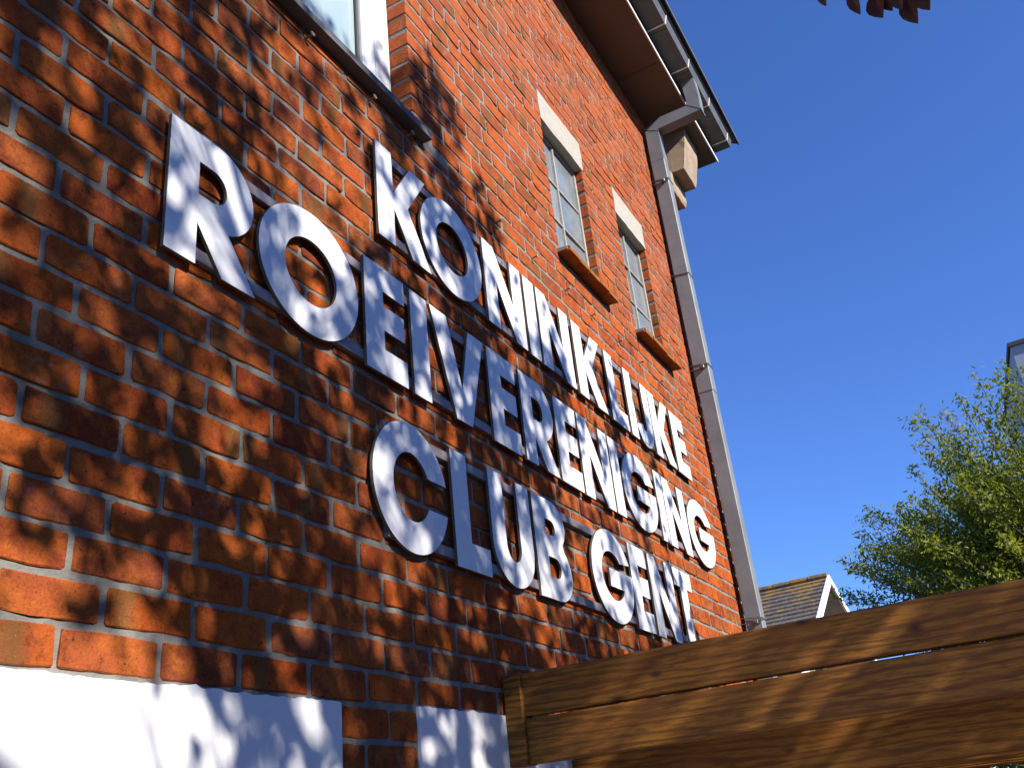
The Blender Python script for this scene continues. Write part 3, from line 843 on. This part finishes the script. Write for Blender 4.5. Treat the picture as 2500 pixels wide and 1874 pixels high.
# ------------------------------------------------------------------ far house with lichened roof
fh = empty('far_house', (21.5, 5.0, 0))
tag(fh, 'distant house with lichen-spotted tiled gable roof and white verge boards', 'house')
def slate_mat():
    m, nt, bs = new_mat('lichen_tiles'); h = N(nt); p = h.pos()
    sx = h.node('ShaderNodeSeparateXYZ'); h.put(sx.inputs[0], p)
    n1 = h.noise(p, 6, 5, 0.7)
    c = h.mix(h.maprange(n1, 0.35, 0.7), (0.075, 0.060, 0.046), (0.14, 0.115, 0.09))
    li = h.noise(p, 3.6, 6, 0.75)
    g = h.maprange(sx.outputs[2], 5.1, 6.0, 0.0, 0.16)
    c = h.mix(h.maprange(h.math('ADD', li, g), 0.60, 0.68), c, (0.25, 0.135, 0.02))
    c = h.mix(h.math('MULTIPLY', h.maprange(h.noise(p, 11, 4, 0.7), 0.60, 0.68), 0.8), c, (0.26, 0.24, 0.21))
    h.put(bs.inputs['Base Color'], c); bs.inputs['Roughness'].default_value = 0.9
    h.put(bs.inputs['Normal'], h.bump(n1, 0.5, 0.03))
    return m
M['tiles'] = slate_mat()
P1 = np.array([21.45, 2.0, 6.0]); ud = np.array([0.0912, 0.9958, 0]); sd = np.array([-0.9958, 0.0912, 0])   # ridge dir (away), left-slope dir
SL = .665; LEN = 8.0; RUN = 3.6
def hp(a, s, dz=0):      # along ridge a, horizontally down the left slope s (negative: right slope)
    q = P1 + ud * a + sd * s; return (q[0], q[1], q[2] - SL * abs(s) + dz)
mb = MB()
mb.add([hp(0, 0), hp(LEN, 0), hp(LEN, RUN), hp(0, RUN), hp(0, 0, -.10), hp(LEN, 0, -.10), hp(LEN, RUN, -.10), hp(0, RUN, -.10)], [(0, 1, 2, 3), (7, 6, 5, 4), (0, 4, 5, 1), (1, 5, 6, 2), (2, 6, 7, 3), (3, 7, 4, 0)])
mb.add([hp(0, 0), hp(LEN, 0), hp(LEN, -RUN), hp(0, -RUN), hp(0, 0, -.10), hp(LEN, 0, -.10), hp(LEN, -RUN, -.10), hp(0, -RUN, -.10)], [(0, 3, 2, 1), (4, 5, 6, 7), (0, 1, 5, 4), (1, 2, 6, 5), (2, 3, 7, 6), (3, 0, 4, 7)])
M['far_soffit'] = simple('far_soffit', (0.33, 0.28, 0.23), 0.9, var=0.2, scale=5)
froof = mb.build('roof', M['far_soffit'], fh)
nrow = 22
for i in range(nrow):
    s0, s1 = RUN * i / nrow, RUN * (i + 1) / nrow + .03
    mb = MB(); jz = random.uniform(0, .012)
    nseg = 24; V = []; F = []
    for q in range(nseg + 1):
        a = -.02 + (LEN + .02) * q / nseg; e = .014 * noise.noise(Vector((a * 3, i * 7.1, 0)))
        V += [hp(a, s0, .004 + jz), hp(a, s1 + e, .050 + jz + e * .5), hp(a, s1 + e, .006)]
    for q in range(nseg):
        b = q * 3; F += [(b, b + 1, b + 4, b + 3), (b + 1, b + 2, b + 5, b + 4)]
    mb.add(V, F); mb.build('tile_course', M['tiles'], froof)
    if i < 12:
        mb = MB(); mb.add([hp(0, -s0, .004), hp(LEN, -s0, .004), hp(LEN, -s1, .05), hp(0, -s1, .05)], [(0, 3, 2, 1)]); mb.build('tile_course', M['tiles'], froof)
mb = MB()
for q in range(20):
    a = -.02 + q * .4
    mb.tube([hp(a, 0, .03), hp(a + .41, 0, .035)], [.075, .085], 8)
mb.build('ridge', M['tiles'], froof)
def verge(a0, a1, side, top, bot, s_end, name, parent, mat, s0=0):
    mb = MB()
    mb.add([hp(a0, side * s0, top), hp(a0, side * s_end, top), hp(a0, side * s_end, bot), hp(a0, side * s0, bot), hp(a1, side * s0, top), hp(a1, side * s_end, top), hp(a1, side * s_end, bot), hp(a1, side * s0, bot)],
           [(0, 1, 2, 3), (7, 6, 5, 4), (0, 4, 5, 1), (1, 5, 6, 2), (2, 6, 7, 3), (3, 7, 4, 0)])
    return mb.build(name, mat, parent)
M['verge'] = simple('white_verge', (0.78, 0.78, 0.80), 0.6, var=0.05, scale=3)
verge(-.06, -.015, 1, .045, -.15, RUN, 'verge_board', froof, M['verge'])
verge(-.06, -.015, -1, .045, -.13, RUN, 'verge_board', froof, M['verge'])
verge(1.06, 1.10, 1, -.10, -.26, RUN - .1, 'inner_verge', froof, M['verge'])
verge(1.06, 1.10, -1, -.10, -.26, RUN - .1, 'inner_verge', froof, M['verge'])
M['far_brick'] = simple('far_boards', (0.24, 0.19, 0.15), 0.9, var=0.3, scale=9)
mb = MB()
q0 = P1 + ud * 1.11; q1 = P1 + ud * (LEN - .5)
w2 = RUN - .35
def wl(base, s, z): k = base + sd * s; return (k[0], k[1], z)
V = []
for bq in (q0, q1): V += [wl(bq, w2, 0), wl(bq, -w2, 0), wl(bq, -w2, 6 - SL * w2 - .12), wl(bq, 0, 5.88), wl(bq, w2, 6 - SL * w2 - .12)]
mb.add(V, [(0, 1, 2, 3, 4), (9, 8, 7, 6, 5), (0, 5, 6, 1), (1, 6, 7, 2), (2, 7, 8, 3), (3, 8, 9, 4), (4, 9, 5, 0)])
mb.build('wall', M['far_brick'], fh)

# ------------------------------------------------------------------ tall grey block far off at the side
tb = empty('office_block', (46, -9, 0))
tag(tb, 'tall plain grey block rising behind the green tree', 'building')
M['panelgrey'] = simple('grey_cladding', (0.30, 0.33, 0.37), 0.7, var=0.08, scale=1.0)
mb = MB()
bx = [(44.87, -4.69), (43.9, -18.0), (56.0, -18.0), (57.0, -3.9)]
mb.prism(bx, 'z', 0, 19.2); blk = mb.build('wall', M['panelgrey'], tb)
mb = MB(); mb.prism([(44.75, -4.6), (43.7, -18.2), (56.2, -18.2), (57.2, -3.8)], 'z', 19.2, 19.38); mb.build('roof_edge', M['slate_roof'], tb)
for i in range(7):
    z = 1.5 + i * 2.5
    mb = MB(); mb.add([(44.86 - .002, -4.70, z), (43.91, -17.9, z), (43.91, -17.9, z + .05), (44.86 - .002, -4.70, z + .05), (44.83, -4.71, z), (43.88, -17.9, z), (43.88, -17.9, z + .05), (44.83, -4.71, z + .05)], [(0, 1, 2, 3), (7, 6, 5, 4), (0, 4, 5, 1), (1, 5, 6, 2), (2, 6, 7, 3), (3, 7, 4, 0)])
    mb.build('cladding_joint', M['zinc_dark'], tb)

# ------------------------------------------------------------------ leaves
def leaf_cloud(name, pts, size, mat, parent, droop=0.25, asp=0.36, outward=None, fold=0.25):
    """pts (n,3): one folded leaf (two triangles) at each point, one mesh"""
    pts = np.asarray(pts); n = len(pts)
    d = rng.normal(size=(n, 3)); d[:, 2] -= droop * 2
    if outward is not None: d += outward
    d /= np.linalg.norm(d, axis=1)[:, None]
    s = rng.normal(size=(n, 3)); s -= (s * d).sum(1)[:, None] * d; s /= np.linalg.norm(s, axis=1)[:, None]
    u = np.cross(d, s)
    L = size * rng.uniform(.7, 1.25, n)[:, None]
    a = pts; m = a + d * L * .45
    l = m + s * L * asp * .5 + u * L * fold * .3; r = m - s * L * asp * .5 + u * L * fold * .3; t = a + d * L - u * L * .1
    V = np.stack([a, l, t, r], 1).reshape(-1, 3)
    i = np.arange(n) * 4
    F = np.stack([np.stack([i, i + 1, i + 2], 1), np.stack([i, i + 2, i + 3], 1)], 1).reshape(-1, 3)
    me = bpy.data.meshes.new(name)
    me.vertices.add(len(V)); me.vertices.foreach_set('co', V.astype(np.float32).ravel())
    me.loops.add(F.size); me.loops.foreach_set('vertex_index', F.astype(np.int32).ravel())
    me.polygons.add(len(F)); me.polygons.foreach_set('loop_start', (np.arange(len(F)) * 3).astype(np.int32))
    try: me.polygons.foreach_set('loop_total', np.full(len(F), 3, dtype=np.int32))
    except Exception: pass
    me.update(); me.validate()
    return link(name, me, mat, parent)

# green tree beyond the pergola --------------------------------------------------
def green_tree(base, top_c, rad, nshoot, name, label, mat, leaf, seed, cat='tree', per=70, cull=None):
    rg = np.random.default_rng(seed); R1 = random.Random(seed)
    root = empty(name, base); tag(root, label, cat)
    tr = MB(); limbs = MB(); pts = []
    c = np.array(top_c, float); b = np.array(base, float)
    tr.tube([b, b * .5 + np.array([c[0], c[1], c[2] - rad[2] * .5]) * .5 + [0.05, .05, 0], [c[0], c[1], c[2] - rad[2] * .35]], [.22, .17, .12], 8)
    for i in range(nshoot):
        v = rg.normal(size=3); v /= np.linalg.norm(v)
        if v[2] < -.55: v[2] *= -.5
        k = rg.uniform(.55, 1.0) ** .6
        k *= 1 + .16 * noise.noise(Vector(v * 2.3 + seed))
        tip = c + v * np.array(rad) * k
        st = np.array([c[0], c[1], c[2] - rad[2] * .45]) + rg.normal(size=3) * .12
        mid = (st + tip) / 2 + rg.normal(size=3) * .14 + [0, 0, .12]
        limbs.tube([st, mid, tip], [.022, .012, .004], 4)
        # leafy end of the shoot
        e = tip + (tip - mid) * rg.uniform(.05, .22) + [0, 0, rg.uniform(.0, .16)]
        limbs.tube([tip, e], [.004, .002], 3)
        f = rg.random(per) ** .65
        ax = mid[None] * (1 - f[:, None]) + e[None] * f[:, None]
        pts.append(ax + np.clip(rg.normal(size=(per, 3)), -1.7, 1.7) * (.045 + .09 * (1 - f[:, None])))
    tr.build('trunk', M['bark'], root, True); limbs.build('branches', M['bark'], root)
    p = np.concatenate(pts)
    leaf_cloud('crown', p, leaf, mat, root, droop=.15, asp=.34)
    return root
green_tree((13.6, -2.9, 0), (13.6, -2.45, 3.78), (2.4, 3.15, 2.62), 560, 'leafy_tree', 'fresh green small-leaved tree standing beyond the pergola', M['leaf_green'], .074, 21, per=210)
green_tree((10.2, -.9, 0), (10.2, -.9, 1.15), (1.0, 1.6, .85), 110, 'garden_bush', 'dark green bush growing beyond the pergola joists', M['leaf_dark'], .10, 33, 'bush', per=90)

# copper-leaved tree beside the clubhouse: throws the dappled shade ---------------------
def dens(x, z):
    if x < .2 or z < .6: return 0
    if x < 2.4: zm = 4.12
    elif x < 4.25: zm = 3.78 - (x - 2.4) * .27
    elif x < 4.65: zm = 3.25 - (x - 4.25) * 2.4
    else: zm = 1.6
    if z > zm: return 0
    if x < 1.28 and z < 2.12: return .05
    if x < 1.62 and z < 1.9: return .35
    d = .52
    if 1.08 < x < 1.40 and 2.7 < z < 3.1: d = .30
    if 1.40 <= x < 1.78 and 2.7 < z < 3.1: d = .34
    if x < 1.1 and z > 2.55: d = .36
    if x < 1.75 and z < 2.6: d = .58
    if 1.76 < x < 2.45 and 2.62 < z < 3.08: d = .80
    if 1.76 < x < 2.45 and 2.2 < z <= 2.62: d = .70
    if 1.8 < x < 2.5 and 3.08 <= z < 3.6: d = .55
    if 2.45 <= x and 2.2 < z <= 2.65: d = .48
    if z < 2.24 and x > 1.75: d = .86
    if z < 1.86 and x > 1.95: d = .50
    if 2.3 < x < 2.9 and z < 1.8: d = .74
    if x > 2.5 and z > 3.1: d = .20 if x < 3.4 else .30
    if x > 2.5 and 2.65 < z <= 3.1: d = .32
    if x > 4.15 and z > 2.2: d = .10
    if x < 2.45 and z > 3.6: d = .52
    if x > 2.2 and z > 3.62: d = .22
    return d
tree = empty('copper_tree', (0.6, -6.2, 0))
tag(tree, 'dark copper-leaved tree with leaves hanging in front of the blue sky', 'tree')
TS = np.array([.25, 1.0, -.63])
cl = []
tries = 0
G0 = 0.115
for gx in np.arange(.25, 5.6, G0):
    for gz in np.arange(.65, 4.2, G0):
        x, z = gx + rng.uniform(-.07, .07), gz + rng.uniform(-.07, .07)
        dd_ = dens(x, z)
        if dd_ > .12: dd_ = min(.97, max(.05, dd_ + .55 * noise.noise(Vector((x * 2.6, z * 2.6, 4.4)))))
        if rng.random() < dd_:
            s = rng.uniform(2.6, 5.2); cl.append(np.array([x, 0, z]) - TS * s)
cl = np.array(cl)
pts = []; twigs = MB()
trunk_top = np.array([.7, -6.0, 4.2])
limb_ends = [np.array(v) for v in ((-.6, -4.6, 4.9), (.4, -4.3, 5.3), (1.5, -4.4, 5.6), (2.6, -4.8, 5.2), (3.2, -4.2, 4.4), (1.2, -5.0, 6.3), (-.4, -5.2, 6.0), (2.1, -4.0, 4.2), (.3, -4.6, 4.0))]
lm = MB()
lm.tube([(.6, -6.2, 0), (.62, -6.15, 1.6), (.68, -6.05, 3.0), trunk_top], [.20, .17, .14, .11], 10)
trk = lm.build('trunk', M['bark'], tree, True)
lm = MB()
for e in limb_ends:
    m = (trunk_top + e) / 2 + np.array([0, -.1, .25]); lm.tube([trunk_top - [0, 0, .1], m, e], [.06, .035, .016], 6)
for c in cl:
    e = limb_ends[int(np.argmin([np.linalg.norm(c - q) for q in limb_ends]))]
    m = (e + c) / 2 + rng.normal(size=3) * .05 + [0, 0, .06]
    lm.tube([e, m, c], [.008, .005, .0025], 4)
    nl = int(rng.integers(22, 32))
    q = c + rng.normal(size=(nl, 3)) * np.array([.050, .12, .050])
    pts.append(q)
pts = np.concatenate(pts)
# the crown also fills out above and behind, away from the wall
ex = np.array([.8, -5.9, 6.4]) + rng.normal(size=(2600, 3)) * np.array([1.2, .55, .75])
ex = ex[(ex @ np.array([0, 0, 1]) > 4.6)]
keep = []
for p in np.concatenate([pts, ex]):
    u, v, w = project(p)
    keep.append(not (w > 0 and -120 < u < 2620 and -160 < v < 2000))
allp = np.concatenate([pts, ex]); is_ex = np.r_[np.zeros(len(pts), bool), np.ones(len(ex), bool)]
# crown leaves that would shade the clear upper wall are left where a gap in the crown would be
def wallhit(p): s = -p[1]; h_ = p + TS * s; return h_[0], h_[2]
kk = []
for p, k_, e_ in zip(allp, keep, is_ex):
    if e_ and k_:
        x, z = wallhit(p); k_ = dens(x, z) > .5 or z < .6 or x < .1 or z > 6.4
    kk.append(k_)
leaf_cloud('crown', allp[np.array(kk)], .080, M['leaf_copper'], tree, droop=.35, asp=.62, fold=.35)
# one long branch reaching over, with big leaves hanging into view
br = [trunk_top, (1.1, -4.2, 5.0), (1.7, -2.7, 4.55), (2.12, -1.75, 4.10), (2.24, -1.42, 3.84)]
lm.tube(br, [.05, .035, .022, .012, .006], 6)
lm.tube([(2.12, -1.75, 4.10), (2.22, -1.62, 3.88), (2.30, -1.56, 3.74)], [.008, .006, .003], 5)
lm.tube([(2.2, -1.52, 3.92), (2.18, -1.38, 3.80), (2.20, -1.35, 3.73)], [.007, .005, .003], 5)
lm.build('branches', M['bark'], tree)
def big_leaf(mb, base, d, up, L, W):
    d = Vector(d).normalized(); s = d.cross(Vector(up)).normalized(); u = s.cross(d)
    prof = [(0, 0), (.12, .16), (.28, .36), (.48, .48), (.66, .44), (.82, .28), (.93, .12), (1.0, 0)]
    b = Vector(base); V = []; F = []
    for t, w in prof:
        c = b + d * (L * t) - u * (L * .10 * t * t)
        V += [c + s * (W * w) + u * (W * w * .35), c, c - s * (W * w) + u * (W * w * .35)]
    for i in range(len(prof) - 1):
        for k in range(2): F.append((i * 3 + k, i * 3 + k + 1, (i + 1) * 3 + k + 1, (i + 1) * 3 + k))
    mb.add(V, F)
def ray_at(px, py, r):
    d = FW * 2310.1 + RT * (px - 1250) - UP * (py - 937); return CAM + d / np.linalg.norm(d) * r
hang = MB()
for px, py, L, W, lean in ((2012, 14, .085, .034, (-.25, .1)), (2096, 34, .098, .040, (.14, 0)), (2150, 42, .10, .066, (-.1, .1)), (2174, 26, .09, .05, (.12, .2)),
                           (2198, 22, .085, .046, (-.12, 0)), (2234, 56, .115, .062, (0, .15)), (2266, 24, .08, .05, (.15, .1)), (2120, -30, .10, .05, (.2, 0)), (2250, -25, .10, .06, (-.2, .1)), (2050, -40, .09, .05, (0, .2))):
    tip = ray_at(px, py, 3.0 + rng.uniform(-.05, .05))
    dd = Vector((.02, -.30 * lean[0], -1.0)) + Vector((lean[0] * .3, 0, 0))
    dd.normalize()
    base = Vector(tip) - dd * L
    hang.tube([base, base + Vector((0, .01, .05))], .0012, 4)
    big_leaf(hang, base, dd, Vector((-.8, .5 + lean[1], .1)), L, W)
ho = hang.build('hanging_leaves', M['leaf_copper'], tree)

# ------------------------------------------------------------------ unseen hedge, added to block low sky light from the wall
bm = bmesh.new()
bmesh.ops.create_grid(bm, x_segments=120, y_segments=40, size=.5)
for v in bm.verts:
    a, b = v.co.x + .5, v.co.y + .5
    x = -14 + 30 * a; z = 5.6 * b
    q = Vector((x, -12.5 - .8 * math.sin(math.pi * b) + 1.2 * b, z))
    nv = noise.noise_vector(q * .9) * .55 + noise.noise_vector(q * 3.1) * .22
    v.co = q + Vector((nv.x, nv.y, nv.z if b > .05 else 0))
hb = MB(); hb.bm(bm)
hr = empty('sky_blocking_hedge', (1, -12.5, 0)); tag(hr, 'unseen dark hedge added to cut the sky light on the brick wall', 'hedge')
hm = MB(); hm.tube([(1, -12.9, 0), (1.05, -12.9, 1.5), (1, -12.8, 3)], [.16, .13, .08], 8); hm.build('trunk', M['bark'], hr)
hb.build('foliage', M['leaf_dark'], hr, True)
